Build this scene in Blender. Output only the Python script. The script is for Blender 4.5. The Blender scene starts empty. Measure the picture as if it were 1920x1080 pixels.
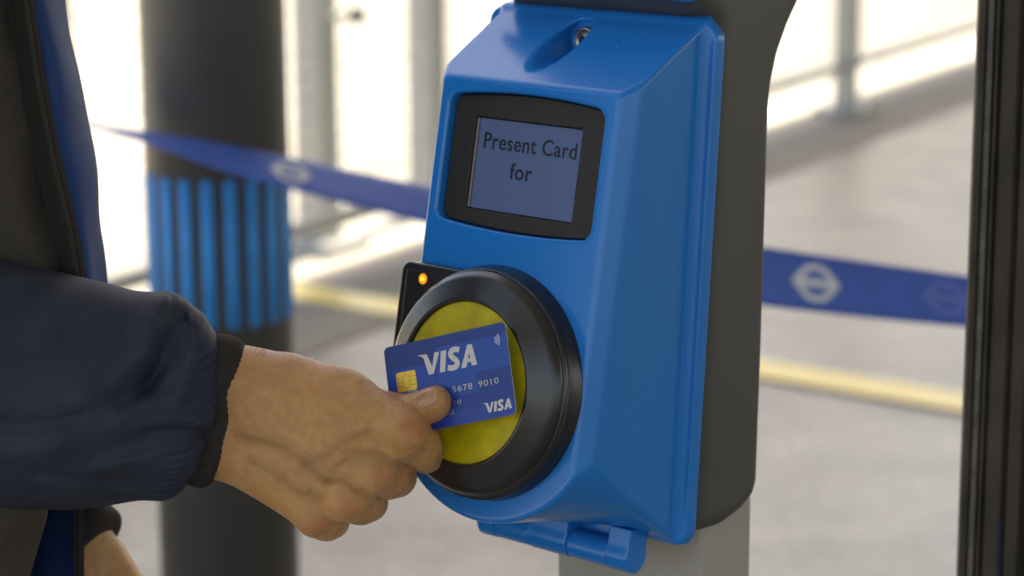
import bpy, bmesh, math, random
import numpy as np
from mathutils import Vector, Matrix

random.seed(7); rng = np.random.default_rng(7)
C = bpy.context.scene.collection
scene = bpy.context.scene

# ------------------------------------------------------------------ camera, light, exposure
F_PX, PITCH, ROLL, CAM_H = 4457.0, math.radians(12.4), -0.005, 1.41
fw = np.array([0, math.cos(PITCH), -math.sin(PITCH)])
_r0 = np.array([1.0, 0, 0]); _u0 = np.cross(_r0, fw)
RT = math.cos(ROLL)*_r0 + math.sin(ROLL)*_u0
UP = -math.sin(ROLL)*_r0 + math.cos(ROLL)*_u0
EYE = np.array([0, 0, CAM_H])
cam = bpy.data.cameras.new('camera'); camo = bpy.data.objects.new('camera', cam); C.objects.link(camo)
M = Matrix((( RT[0], UP[0], -fw[0], 0), (RT[1], UP[1], -fw[1], 0), (RT[2], UP[2], -fw[2], CAM_H), (0, 0, 0, 1)))
camo.matrix_world = M
cam.sensor_width = 36; cam.lens = F_PX/1920*36; cam.clip_start = 0.05; cam.clip_end = 500
cam.dof.use_dof = True; cam.dof.focus_distance = 1.385; cam.dof.aperture_fstop = 6.4
scene.camera = camo

SUN_EL, SUN_AZ = math.radians(58), math.radians(27)      # azimuth from +Y towards +X
w = bpy.data.worlds.new('World'); scene.world = w; w.use_nodes = True
nt = w.node_tree; sky = nt.nodes.new('ShaderNodeTexSky'); sky.sky_type = 'NISHITA'; sky.sun_disc = False
sky.sun_elevation = SUN_EL; sky.sun_rotation = SUN_AZ
sky.air_density = 1.0; sky.dust_density = 3.0; sky.ozone_density = 0.6
nt.links.new(sky.outputs[0], nt.nodes['Background'].inputs[0]); nt.nodes['Background'].inputs[1].default_value = 0.145
sl = bpy.data.lights.new('sun', 'SUN'); sl.energy = 3.2; sl.angle = math.radians(0.5); sl.color = (1.0, 0.965, 0.91)
so = bpy.data.objects.new('sun', sl); C.objects.link(so)
sd = Vector((math.sin(SUN_AZ)*math.cos(SUN_EL), math.cos(SUN_AZ)*math.cos(SUN_EL), math.sin(SUN_EL)))
so.rotation_euler = sd.to_track_quat('Z', 'Y').to_euler(); so.location = (0, 12, 20)
vs = scene.view_settings
vs.view_transform = 'Standard'; vs.look = 'None'; vs.gamma = 1; vs.use_curve_mapping = False
vs.exposure = 1.84
vs.use_white_balance = True; vs.white_balance_temperature = 7900; vs.white_balance_tint = 9
try:
    scene.cycles.max_bounces = 8; scene.cycles.use_denoising = True
except Exception: pass

# ------------------------------------------------------------------ helpers
def at(px, py, depth):            # a point seen in a direction, at a real distance along the view axis
    return EYE + (fw + RT*(px-960)/F_PX + UP*(540-py)/F_PX)*depth

def tag(o, label=None, cat=None, group=None, kind=None):
    if label: o['label'] = label
    if cat: o['category'] = cat
    if group: o['group'] = group
    if kind: o['kind'] = kind
    return o

def empty(name, loc, label, cat, group=None):
    o = bpy.data.objects.new(name, None); C.objects.link(o); o.location = loc; o.empty_display_size = .05
    return tag(o, label, cat, group)

def world_loc(o):
    l = Vector(o.location)
    while o.parent: o = o.parent; l += o.location
    return l

def link(name, me, mat, parent=None, smooth=True):
    o = bpy.data.objects.new(name, me); C.objects.link(o)
    if mat: me.materials.append(mat)
    if smooth: me.polygons.foreach_set('use_smooth', [True]*len(me.polygons))
    if parent:
        o.parent = parent; off = world_loc(parent)
        o.location = (0, 0, 0)
        me.transform(Matrix.Translation(-off))
    return o

def mesh(name, V, Fc, mat, parent=None, smooth=True):
    me = bpy.data.meshes.new(name); me.from_pydata([tuple(v) for v in V], [], [tuple(f) for f in Fc]); me.update()
    return link(name, me, mat, parent, smooth)

def bm_obj(name, bm, mat, parent=None, smooth=False):
    me = bpy.data.meshes.new(name); bmesh.ops.recalc_face_normals(bm, faces=bm.faces); bm.to_mesh(me); bm.free()
    return link(name, me, mat, parent, smooth)

def add_box(bm, c, size, rot=None, bev=0.0, seg=2):
    t = bmesh.new(); bmesh.ops.create_cube(t, size=1)
    for v in t.verts: v.co = Vector((v.co.x*size[0], v.co.y*size[1], v.co.z*size[2]))
    if bev: bmesh.ops.bevel(t, geom=t.edges[:], offset=bev, segments=seg, affect='EDGES', profile=.5)
    m = Matrix.Translation(Vector(c))
    if rot is not None: m = m @ (rot.to_4x4())
    t.transform(m)
    me = bpy.data.meshes.new('t'); t.to_mesh(me); t.free(); bm.from_mesh(me); bpy.data.meshes.remove(me)

def add_tube(bm, pts, rad, seg=8, cap=True):
    rings = []; pts = [Vector(p) for p in pts]
    for i, p in enumerate(pts):
        d = (pts[min(i+1, len(pts)-1)] - pts[max(i-1, 0)]).normalized()
        a = d.orthogonal().normalized() if not rings else (ref - d*ref.dot(d)).normalized()
        ref = a; b = d.cross(a); r = rad[i] if hasattr(rad, '__len__') else rad
        rings.append([bm.verts.new(p + (a*math.cos(k*2*math.pi/seg)+b*math.sin(k*2*math.pi/seg))*r) for k in range(seg)])
    for A, B_ in zip(rings, rings[1:]):
        for k in range(seg): bm.faces.new((A[k], A[(k+1) % seg], B_[(k+1) % seg], B_[k]))
    if cap: bm.faces.new(rings[0][::-1]); bm.faces.new(rings[-1])

def lathe(prof, seg=96, full=True):
    V = []; Fc = []; n = len(prof)
    for k in range(seg):
        t = 2*math.pi*k/seg
        for r, z in prof: V.append((r*math.cos(t), r*math.sin(t), z))
    for k in range(seg):
        k2 = (k+1) % seg
        for i in range(n-1): Fc.append((k*n+i, k2*n+i, k2*n+i+1, k*n+i+1))
    return np.array(V), Fc

# ---- signed-distance toolkit: a field sampled in blocks, surface nets, then a Newton projection
def smin(a, b, k): h = np.maximum(k-np.abs(a-b), 0)/k; return np.minimum(a, b) - h*h*k*.25
def smax(a, b, k): return -smin(-a, -b, k)
def capsule(p, a, b, ra, rb):
    a = np.asarray(a, np.float32); b = np.asarray(b, np.float32); ab = b-a
    t = np.clip((p-a) @ ab/(ab @ ab), 0, 1)
    return np.linalg.norm(p-a-t[:, None]*ab, axis=1) - (ra+(rb-ra)*t)
def ellipsoid(p, c, r):
    q = (p-np.asarray(c, np.float32))/np.asarray(r, np.float32); k = np.linalg.norm(q, axis=1)
    return (k-1)*min(r) if min(r)*2.2 > max(r) else (k-1)*k/np.maximum(np.linalg.norm(q/np.asarray(r, np.float32), axis=1), 1e-6)
def round_join(a, b, r):
    a = a+r; b = b+r
    return np.minimum(np.maximum(a, b), 0) + np.sqrt(np.maximum(a, 0)**2+np.maximum(b, 0)**2) - r
def polygon2(x, y, pts):
    pts = np.asarray(pts, float); n = len(pts); d = np.full(x.shape, 1e18); s = np.ones(x.shape)
    for i in range(n):
        j = i-1; vi, vj = pts[i], pts[j]; e = vj-vi; wx = x-vi[0]; wy = y-vi[1]
        t = np.clip((wx*e[0]+wy*e[1])/(e @ e), 0, 1)
        d = np.minimum(d, (wx-e[0]*t)**2+(wy-e[1]*t)**2)
        c1 = y >= vi[1]; c2 = y < vj[1]; c3 = e[0]*wy > e[1]*wx
        s = np.where((c1 & c2 & c3) | (~c1 & ~c2 & ~c3), -s, s)
    return s*np.sqrt(d)

def sdf_mesh(fn, lo, hi, h, slack=1.7, newton=2):
    lo = np.asarray(lo, np.float32); hi = np.asarray(hi, np.float32); Bk = 12
    nb = np.ceil((hi-lo)/(h*Bk)).astype(int); n = nb*Bk+1
    D = np.empty(n, np.float32)
    gi = np.stack(np.meshgrid(*[np.arange(k) for k in nb], indexing='ij'), -1).reshape(-1, 3)
    cen = lo+(gi+.5).astype(np.float32)*Bk*h
    dc = np.concatenate([fn(q) for q in np.array_split(cen, max(1, len(cen)//100000))])
    act = np.abs(dc) < Bk*h*.87*slack
    sg = np.where(dc < 0, -1, 1).astype(np.float32)*99
    D[:] = 99
    full = np.repeat(np.repeat(np.repeat(sg.reshape(nb), Bk, 0), Bk, 1), Bk, 2)
    D[:-1, :-1, :-1] = full
    D[-1] = 99; D[:, -1] = 99; D[:, :, -1] = 99
    off = np.stack(np.meshgrid(*[np.arange(Bk+1)]*3, indexing='ij'), -1).reshape(-1, 3)
    ids = gi[act]
    for ch in np.array_split(ids, max(1, len(ids)*len(off)//600000)):
        if not len(ch): continue
        g = (ch[:, None, :]*Bk+off[None]).reshape(-1, 3)
        D[g[:, 0], g[:, 1], g[:, 2]] = fn(lo+g.astype(np.float32)*h)
    s = D < 0
    cnt = np.zeros(n-1, np.int8)
    for i in (0, 1):
        for j in (0, 1):
            for k in (0, 1): cnt += s[i:n[0]-1+i, j:n[1]-1+j, k:n[2]-1+k]
    cells = np.argwhere((cnt > 0) & (cnt < 8))
    idx = np.full(n-1, -1, np.int64); idx[cells[:, 0], cells[:, 1], cells[:, 2]] = np.arange(len(cells))
    acc = np.zeros((len(cells), 3)); num = np.zeros(len(cells))
    cor = [np.array(c) for c in ((0,0,0),(1,0,0),(0,1,0),(1,1,0),(0,0,1),(1,0,1),(0,1,1),(1,1,1))]
    for i in range(8):
        for ax in range(3):
            if cor[i][ax]: continue
            e = np.zeros(3, int); e[ax] = 1
            A = cells+cor[i]; Bc = A+e
            da = D[A[:, 0], A[:, 1], A[:, 2]]; db = D[Bc[:, 0], Bc[:, 1], Bc[:, 2]]
            m = (da < 0) != (db < 0); t = np.zeros(len(cells)); t[m] = da[m]/(da[m]-db[m])
            acc[m] += (cor[i]+e*t[:, None])[m]; num[m] += 1
    V = lo+(cells+acc/num[:, None])*h
    Q = []
    for ax in range(3):
        u, v = [(1, 2), (2, 0), (0, 1)][ax]
        sl0 = [slice(None)]*3; sl1 = [slice(None)]*3
        sl0[ax] = slice(0, -1); sl1[ax] = slice(1, None)
        a0 = s[tuple(sl0)]; a1 = s[tuple(sl1)]
        ed = np.argwhere(a0 != a1)
        ed = ed[(ed[:, u] > 0) & (ed[:, v] > 0) & (ed[:, u] < n[u]-1) & (ed[:, v] < n[v]-1)]
        eu = np.zeros(3, int); eu[u] = 1; ev = np.zeros(3, int); ev[v] = 1
        f = [idx[tuple((ed-x).T)] for x in (eu*0, eu, eu+ev, ev)]
        q = np.stack(f, 1); inside = a0[tuple(ed.T)]
        q[~inside] = q[~inside][:, ::-1]
        Q.append(q[:, ::-1] if False else q)
    Q = np.concatenate(Q); Q = Q[(Q >= 0).all(1)]
    V = V.astype(np.float32); e = h*.4
    for _ in range(newton):
        d0 = fn(V); G = np.stack([fn(V+np.eye(3, dtype=np.float32)[k]*e)-d0 for k in range(3)], 1)/e
        g2 = np.maximum((G*G).sum(1), .05)
        V = V-np.clip(d0/g2, -h, h)[:, None]*G
    return V, Q

def fast_mesh(name, V, Q, mat, parent=None):
    me = bpy.data.meshes.new(name); nv, nq = len(V), len(Q)
    me.vertices.add(nv); me.vertices.foreach_set('co', np.asarray(V, np.float32).ravel())
    me.loops.add(nq*4); me.loops.foreach_set('vertex_index', np.asarray(Q, np.int32).ravel())
    me.polygons.add(nq); me.polygons.foreach_set('loop_start', np.arange(nq, dtype=np.int32)*4)
    me.update(calc_edges=True); me.validate()
    return link(name, me, mat, parent, True)

# ---- materials
def mat(name, col, rough=.5, metal=0.0, noise=0.0, nscale=50, bump=0.0, bscale=300, spec=.5, coat=0.0, col2=None,
        sss=0.0, emit=None, estr=0.0, obj=True, rvar=0.0, sheen=0.0):
    m = bpy.data.materials.new(name); m.use_nodes = True; N = m.node_tree.nodes; L = m.node_tree.links
    b = N['Principled BSDF']
    b.inputs['Base Color'].default_value = (*col, 1); b.inputs['Roughness'].default_value = rough
    b.inputs['Metallic'].default_value = metal; b.inputs['Specular IOR Level'].default_value = spec
    b.inputs['Coat Weight'].default_value = coat; b.inputs['Coat Roughness'].default_value = .15
    b.inputs['Sheen Weight'].default_value = sheen
    tc = N.new('ShaderNodeTexCoord')
    if noise or col2:
        t = N.new('ShaderNodeTexNoise'); t.inputs['Scale'].default_value = nscale; t.inputs['Detail'].default_value = 6
        L.new(tc.outputs['Object'], t.inputs['Vector'])
        mx = N.new('ShaderNodeMix'); mx.data_type = 'RGBA'
        c2 = col2 if col2 else tuple(max(0, x*(1-noise)) for x in col)
        mx.inputs[6].default_value = (*col, 1); mx.inputs[7].default_value = (*c2, 1)
        rp = N.new('ShaderNodeMapRange'); rp.inputs[1].default_value = .35; rp.inputs[2].default_value = .68
        L.new(t.outputs['Fac'], rp.inputs[0]); L.new(rp.outputs[0], mx.inputs[0]); L.new(mx.outputs[2], b.inputs['Base Color'])
        if rvar:
            r2 = N.new('ShaderNodeMapRange'); r2.inputs[3].default_value = rough-rvar; r2.inputs[4].default_value = rough+rvar
            L.new(t.outputs['Fac'], r2.inputs[0]); L.new(r2.outputs[0], b.inputs['Roughness'])
    if bump:
        t2 = N.new('ShaderNodeTexNoise'); t2.inputs['Scale'].default_value = bscale; t2.inputs['Detail'].default_value = 3
        L.new(tc.outputs['Object'], t2.inputs['Vector'])
        bp = N.new('ShaderNodeBump'); bp.inputs['Strength'].default_value = bump; bp.inputs['Distance'].default_value = .001
        L.new(t2.outputs['Fac'], bp.inputs['Height']); L.new(bp.outputs[0], b.inputs['Normal'])
    if sss:
        b.inputs['Subsurface Weight'].default_value = sss; b.inputs['Subsurface Radius'].default_value = (.9, .35, .18)
        b.inputs['Subsurface Scale'].default_value = .005
    if emit:
        b.inputs['Emission Color'].default_value = (*emit, 1); b.inputs['Emission Strength'].default_value = estr
    return m

M_blue = mat('blue_moulded_plastic', (.001, .186, .575), .20, spec=.38, bump=.035, bscale=900, noise=.05, nscale=9, rvar=.05)
M_hous = mat('dark_grey_housing', (.072, .068, .064), .50, bump=.12, bscale=900, noise=.15, nscale=14)
M_pole = mat('pale_grey_steel', (.37, .335, .29), .42, metal=.0, noise=.12, nscale=25, bump=.1, bscale=300)
M_black = mat('black_plastic', (.012, .011, .010), .33, bump=.08, bscale=900)
M_bezel = mat('black_satin_bezel', (.020, .017, .014), .27, coat=.25, spec=.5, bump=.12, bscale=1600, noise=.15, nscale=90)
M_frame = mat('brown_black_frame', (.016, .012, .009), .55, bump=.35, bscale=1800)
M_disc = mat('worn_yellow_target', (.62, .49, .004), .5, col2=(.43, .33, .006), nscale=70, bump=.25, bscale=700)
M_lcd = mat('backlit_display', (.045, .06, .11), .3, spec=.25, emit=(.095, .165, .42), estr=.075)
M_text = mat('dark_display_text', (.006, .006, .012), .4)
M_metal = mat('lock_metal', (.35, .32, .28), .35, metal=1.0)
M_led = mat('amber_lens', (.5, .2, .01), .3, emit=(1.0, .22, .004), estr=.30)
M_led2 = mat('amber_core', (.6, .4, .05), .3, emit=(1.0, .42, .01), estr=.55)

# ================================================================== SETTING
# layout directions on the ground: Gu runs along the gate line, Gn along the fence
GA = math.radians(-38); Gu = np.array([math.cos(GA), math.sin(GA)]); Gn = np.array([-Gu[1], Gu[0]])

M_ground = mat('platform_concrete', (.252, .214, .168), .40, col2=(.190, .160, .126), spec=.65, nscale=2.2, rvar=.08, bump=.6, bscale=60)
def add_speckle(m, scale=90, amt=.25):
    N = m.node_tree.nodes; L = m.node_tree.links; b = N['Principled BSDF']
    src = b.inputs['Base Color'].links[0].from_socket
    t = N.new('ShaderNodeTexNoise'); t.inputs['Scale'].default_value = scale; t.inputs['Detail'].default_value = 8
    L.new([n for n in N if n.type == 'TEX_COORD'][0].outputs['Object'], t.inputs['Vector'])
    r = N.new('ShaderNodeMapRange'); r.inputs[1].default_value = .3; r.inputs[2].default_value = .7
    r.inputs[3].default_value = 1-amt; r.inputs[4].default_value = 1+amt
    mx = N.new('ShaderNodeMix'); mx.data_type = 'RGBA'; mx.blend_type = 'MULTIPLY'; mx.inputs[0].default_value = 1
    L.new(t.outputs['Fac'], r.inputs[0]); L.new(src, mx.inputs[6]); L.new(r.outputs[0], mx.inputs[7]); L.new(mx.outputs[2], b.inputs['Base Color'])
add_speckle(M_ground, 40, .25); add_speckle(M_ground, 6.5, .22)
M_dstrip = mat('dark_strip_ground', (.19, .175, .155), .85, col2=(.235, .215, .19), nscale=3, bump=.6, bscale=80)
M_far = mat('pale_paving', (.42, .405, .36), .8, col2=(.35, .335, .29), nscale=.8, bump=.4, bscale=30)
M_yel = mat('yellow_road_paint', (.86, .66, .15), .36, col2=(.74, .54, .10), nscale=6, bump=.3, bscale=60)

def strip(name, p, q, wd, z, m, kind='structure', n=1):
    p = np.array(p); q = np.array(q); d = (q-p)/np.linalg.norm(q-p); s = np.array([-d[1], d[0]])*wd/2
    V = [(*(p-s), z), (*(q-s), z), (*(q+s), z), (*(p+s), z)]
    o = mesh(name, V, [(0, 1, 2, 3)], m, None, False)
    return tag(o, kind=kind) if kind else o

g = mesh('ground', [(-90, -60, 0), (90, -60, 0), (90, 160, 0), (-90, 160, 0)], [(0, 1, 2, 3)], M_ground, None, False); tag(g, kind='structure')
FP = np.array([-.28, 6.82]); Fd = np.array([.49, .872]); Fd /= np.linalg.norm(Fd); Fs = np.array([Fd[1], -Fd[0]])   # Fs: towards the platform
def fpt(s, t=0): return FP + Fd*s + Fs*t
strip('pavement', fpt(-30, -12.13), fpt(40, -12.13), 24, .004, M_far)
strip('dark_strip', fpt(-30, .13), fpt(40, .13), .50, .004, M_dstrip)  # darker band of ground along the foot of the fence
yA = np.array([-0.431, 6.236]); yB = np.array([1.015, 5.161]); yd = (yB-yA)/np.linalg.norm(yB-yA)
o = strip('yellow_line', yA-yd*.55, yB+yd*6, .142, .008, M_yel, None)
tag(o, 'yellow painted line crossing the grey platform floor', 'floor marking', kind='structure')

# unseen canopy, added to keep sun and fill light off the platform side
M_can = mat('white_canopy_soffit', (.42, .41, .39), .6, noise=.1, nscale=3)
M_steel = mat('canopy_steel', (.30, .31, .31), .5)
can = empty('shade_canopy', (3.5, -3.5, 0), 'white flat canopy roof added above the view to shade the platform', 'canopy')
ctr = fpt(0, 0)
def slab(bm, s0, s1, t0, t1, z0, z1):
    V = [bm.verts.new((*fpt(s, t), z)) for z in (z0, z1) for s, t in ((s0, t0), (s1, t0), (s1, t1), (s0, t1))]
    for f in ((0,1,2,3),(4,7,6,5),(0,4,5,1),(1,5,6,2),(2,6,7,3),(3,7,4,0)): bm.faces.new([V[i] for i in f])
CZ = 7.0
shx = CZ/math.tan(SUN_EL)*np.array([math.sin(SUN_AZ), math.cos(SUN_AZ)])      # where the edge must be for its shadow to lie on the fence line
edge_t = float(shx @ Fs) - .10
bm = bmesh.new(); slab(bm, -16, 18, edge_t, 26, CZ, CZ+.18); bm_obj('roof', bm, M_can, can)
for s in (-12, -6, 0, 6, 12):
    bm = bmesh.new(); slab(bm, s-.06, s+.06, edge_t+.1, 25.9, CZ-.20, CZ); bm_obj('beam', bm, M_steel, can)
for s in (-10, 8):
    bm = bmesh.new(); p = fpt(s, 7.5); add_tube(bm, [(*p, 0), (*p, CZ-.2)], .08, 16); bm_obj('column', bm, M_steel, can, True)

# fence: posts, rails, fine mesh infill
M_fpost = mat('galvanised_post', (.46, .46, .44), .5, noise=.12, nscale=8)
M_fmesh = mat('fence_wire', (.42, .42, .40), .5)
fence = empty('mesh_fence', (*fpt(0), 0), 'pale grey fence of square posts, low rail and fine wire mesh beside the platform', 'fence')
frot = Matrix(((Fd[0], -Fs[0], 0), (Fd[1], -Fs[1], 0), (0, 0, 1)))
post_s = [-4.1, -1.6, .9, 3.4, 5.9, 8.4]
for s in post_s:
    bm = bmesh.new(); wd = .115 if s > .5 or s < -1 else .11
    add_box(bm, (*fpt(s), .95), (wd*.75, wd*.75, 1.9), frot, .006)
    po = bm_obj('post', bm, M_fpost, fence)
    bm = bmesh.new(); add_box(bm, (*fpt(s), .012), (.24, .20, .024), frot, .004)
    for i in (-1, 1):
        for j in (-1, 1): add_tube(bm, [(*fpt(s+i*.09, j*.075), .02), (*fpt(s+i*.09, j*.075), .045)], .010, 6)
    bm_obj('base_plate', bm, M_steel, po)
for s0, s1 in zip(post_s, post_s[1:]):
    L_ = s1-s0-.1; mid = fpt((s0+s1)/2)
    bm = bmesh.new(); add_box(bm, (*mid, .19), (L_, .03, .045), frot, .004); bm_obj('rail', bm, M_fpost, fence)
    bm = bmesh.new(); add_box(bm, (*mid, 1.86), (L_, .03, .045), frot, .004); bm_obj('rail', bm, M_fpost, fence)
    bm = bmesh.new(); n = int(L_/.03)
    for k in range(n):
        add_box(bm, (*fpt(s0+.05+L_*(k+.5)/n, .0), 1.02), (.0035, .0035, 1.6), frot)
    for k in range(int(1.6/.06)):
        add_box(bm, (*mid, .24+k*.06), (L_, .0035, .0035), frot)
    tag(bm_obj('wire_mesh', bm, M_fmesh, fence), kind='stuff')
# two grey posts standing just beyond the fence, one with a clamp arm
def grey_post(px, py, wd, label):
    D = (CAM_H)/1.0; r = fw + RT*(px-960)/F_PX + UP*(540-py)/F_PX; b = EYE + r*(-CAM_H/r[2])
    o = empty('grey_post', (b[0], b[1], 0), label, 'post', 'grey posts behind the fence')
    bm = bmesh.new(); add_box(bm, (b[0], b[1], 1.3), (wd, wd*.8, 2.6), frot, .006); bm_obj('shaft', bm, M_fpost, o)
    bm = bmesh.new(); add_box(bm, (b[0], b[1], .02), (wd*2.1, wd*2.0, .04), frot, .006); bm_obj('base_plate', bm, M_steel, o)
    return o, b
gpo, gb = grey_post(602, 470, .108, 'pale grey square post with a small clamp arm, right of the striped column')
zc = at(680, 15, gb[1]/fw[1])[2]; zc = at(680, 15, (gb-EYE) @ fw)[2]
bm = bmesh.new(); add_tube(bm, [(gb[0]+.03, gb[1]-.05, zc), (gb[0]+.115, gb[1]-.06, zc)], .012, 8); cl = bm_obj('clamp_arm', bm, M_fpost, gpo, True)
bm = bmesh.new(); bmesh.ops.create_uvsphere(bm, u_segments=14, v_segments=8, radius=.028, matrix=Matrix.Translation((gb[0]+.125, gb[1]-.06, zc)))
bm_obj('knob', bm, mat('dark_rubber', (.02, .02, .02), .6), cl, True)
grey_post(806, 400, .108, 'pale grey square post seen just left of the blue card reader')

# ================================================================== STRIPED COLUMN
M_col = mat('column_charcoal_paint', (.064, .061, .060), .42, noise=.12, nscale=12, bump=.06, bscale=200)
M_cblue = mat('column_blue_band', (.016, .31, .82), .65, noise=.15, nscale=40)
DC = 3.1
colp = at(415, 540, DC); CR = 133/F_PX*DC
col = empty('striped_column', (colp[0], colp[1], 0), 'round charcoal column with a ring of vertical blue bars behind the tape', 'column')
bm = bmesh.new(); add_tube(bm, [(colp[0], colp[1], 0), (colp[0], colp[1], 2.6)], CR, 72); bm_obj('shaft', bm, M_col, col, True)
bm = bmesh.new(); add_tube(bm, [(colp[0], colp[1], 0), (colp[0], colp[1], .02), (colp[0], colp[1], .025)], [CR+.05, CR+.05, CR+.04], 48); bm_obj('base_plate', bm, M_steel, col, True)
zt = at(415, 331, DC-CR)[2]; zb = at(415, 622, DC-CR)[2]
view_ang = math.atan2(-colp[1], -colp[0])
for k in range(20):
    a0 = view_ang + math.radians(9+18*k); hw = math.radians(4.9); R1 = CR+.0012
    V = []; Fc = []
    for i in range(7):
        t = a0-hw+2*hw*i/6
        for R_ in (CR-.001, R1):
            for z in (zb+(0.004 if i in (0, 6) else 0), zt-(0.004 if i in (0, 6) else 0)):
                V.append((colp[0]+R_*math.cos(t), colp[1]+R_*math.sin(t), z))
    for i in range(6):
        a = i*4; b = a+4
        Fc += [(a+2, b+2, b+3, a+3), (a+1, a+3, b+3, b+1), (a, b, b+2, a+2)]
    Fc += [(0, 2, 3, 1), (24, 25, 27, 26)]
    mesh('blue_bar', V, Fc, M_cblue, col, True)

# ================================================================== BARRIER TAPE
M_tape = mat('blue_webbing_tape', (.045, .11, .42), .55, noise=.1, nscale=20, bump=.15, bscale=500)
M_logo = mat('tape_white_print', (.62, .60, .60), .6)
M_logo2 = mat('tape_faint_print', (.10, .15, .44), .6)
TW = .0675
# stations: x, y of the top edge, y of the bottom edge, distance
st = [(-60, 207, 211, 3.02), (60, 219, 224, 2.98), (175, 231, 240, 2.95), (277, 245, 269, 2.92), (330, 252, 288, 2.90), (420, 269, 322, 2.88), (530, 291, 351, 2.86),
      (640, 315, 380, 2.84), (782, 345, 415, 2.82), (950, 374, 462, 2.80), (1200, 419, 532, 2.77), (1440, 465, 575, 2.74), (1630, 492, 596, 2.72), (1810, 517, 613, 2.70), (2050, 550, 637, 2.67), (2500, 612, 697, 2.62)]
xs = np.array([s[0] for s in st], float)
def tape_at(x):
    y0 = np.interp(x, xs, [s[1] for s in st]); y1 = np.interp(x, xs, [s[2] for s in st]); d = np.interp(x, xs, [s[3] for s in st])
    c = at(x, (y0+y1)/2, d); hgt = (y1-y0)/F_PX*d
    cphi = min(1, hgt/TW); sphi = math.sqrt(1-cphi**2)
    hv = (UP*cphi + fw*sphi)*TW/2
    return c, hv
def smoothx(n):
    return np.linspace(-60, 2500, n)
V = []; Fc = []
X = smoothx(120); P = [tape_at(x) for x in X]
Cc = np.array([p[0] for p in P]); Hv = np.array([p[1] for p in P])
ker = np.array([1, 2, 3, 2, 1.])/9
def sm(A): return np.stack([np.convolve(np.pad(A[:, k], 2, 'edge'), ker, 'valid') for k in range(3)], 1)
Cc[2:-2] = sm(Cc)[2:-2]; Hv[2:-2] = sm(Hv)[2:-2]
for i in range(len(X)):
    nrm = np.cross(Cc[min(i+1, len(X)-1)]-Cc[max(i-1, 0)], Hv[i]); nrm /= np.linalg.norm(nrm)
    for s in (-.0006, .0006):
        for j in range(7):
            V.append(Cc[i]+Hv[i]*(1-2*j/6)+nrm*s)
for i in range(len(X)-1):
    a = i*14; b = a+14
    for j in range(6):
        Fc += [(a+j, a+j+1, b+j+1, b+j), (a+7+j, b+7+j, b+8+j, a+8+j)]
    Fc += [(a, b, b+7, a+7), (a+6, a+13, b+13, b+6)]
tape = mesh('barrier_tape', V, Fc, M_tape, None, True)
tag(tape, 'blue webbing barrier tape with white ring and bar emblems stretched behind the card reader', 'barrier tape')
def tape_pt(xc, u, v, lift=.0014):
    i = np.interp(xc, X, np.arange(len(X))); i0 = int(i); f_ = i-i0
    c = Cc[i0]*(1-f_)+Cc[i0+1]*f_; h = Hv[i0]*(1-f_)+Hv[i0+1]*f_
    t = Cc[i0+1]-Cc[i0]; t = t/np.linalg.norm(t); hn = h/np.linalg.norm(h); nrm = np.cross(t, hn)
    if nrm @ fw > 0: nrm = -nrm
    return c + t*u + hn*v + nrm*lift
def roundel(xc, m, s=1.0):
    Ro, Ri, hb, Lb = .0225*s, .0150*s, .0048*s, .0285*s
    V = []; Fc = []; n = 40
    for k in range(n):
        t = 2*math.pi*k/n
        for R_ in (Ro, Ri): V.append(tape_pt(xc, R_*math.cos(t), R_*math.sin(t)))
    for k in range(n): k2 = (k+1) % n; Fc.append((2*k, 2*k2, 2*k2+1, 2*k+1))
    b0 = len(V)
    for u, v in ((-Lb, 0), (-Lb*.80, -hb), (Lb*.80, -hb), (Lb, 0), (Lb*.80, hb), (-Lb*.80, hb)): V.append(tape_pt(xc, u, v, .0017))
    Fc.append(tuple(range(b0, b0+6)))
    # little shoulders where the bar leaves the ring
    b0 = len(V)
    for sx in (-1, 1):
        for u, v in ((Ro*.86, hb*.9), (Ro*.86, hb*2.2), (Lb*.9, hb*.9), (Lb*.9, -hb*.9), (Ro*.86, -hb*2.2), (Ro*.86, -hb*.9)): V.append(tape_pt(xc, sx*u, v, .0016))
        Fc.append(tuple(range(b0, b0+6))); b0 += 6
    return mesh('ring_emblem', V, Fc, m, tape, False)
roundel(545, M_logo); roundel(1530, M_logo)
o = roundel(1775, M_logo2); o['label'] = 'faint blue ring emblem'

# ================================================================== DARK GATE POST (right)
M_gp = mat('gate_post_brown_black', (.090, .072, .058), .55, noise=.45, nscale=18, bump=.25, bscale=260, spec=.25)
M_gps = mat('gate_post_worn_edge', (.16, .145, .115), .45, noise=.5, nscale=70, bump=.4, bscale=300)
M_gpb = mat('gate_post_blue_reflection', (.010, .07, .24), .4)
DG = 1.66
gx = lambda px, dd=0: at(px, 540, DG+dd)[0]
gy = at(1850, 540, DG)[1]
gp = empty('gate_post', (gx(1900), gy+.05, 0), 'tall dark brown metal gate post with grooves at the right edge', 'gate post')
def gpart(name, p0, p1, y0, y1, m, bev=.0015, dz=0):
    bm = bmesh.new(); x0 = gx(p0); x1 = gx(p1)
    add_box(bm, ((x0+x1)/2, gy+(y0+y1)/2, 1.1-dz/2), (x1-x0, y1-y0, 2.2-dz), None, bev); return bm_obj(name, bm, m, gp)
gpart('frame_body', 1828, 2110, .008, .030, M_gp, .002)
gpart('edge_lip', 1817, 1831, .000, .010, M_gp, .002, .002)
gpart('worn_strip', 1834, 1846, .001, .009, M_gps, .0016, .004)
gpart('face_panel', 1850, 1857, .002, .009, M_gp, .001, .004)
gpart('face_panel', 1862, 1893, .000, .012, M_gp, .002, .006)
gpart('face_panel', 1903, 1932, .001, .012, M_gp, .002, .008)
gpart('face_panel', 1944, 2080, -.006, .012, M_gp, .002, .010)
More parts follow.
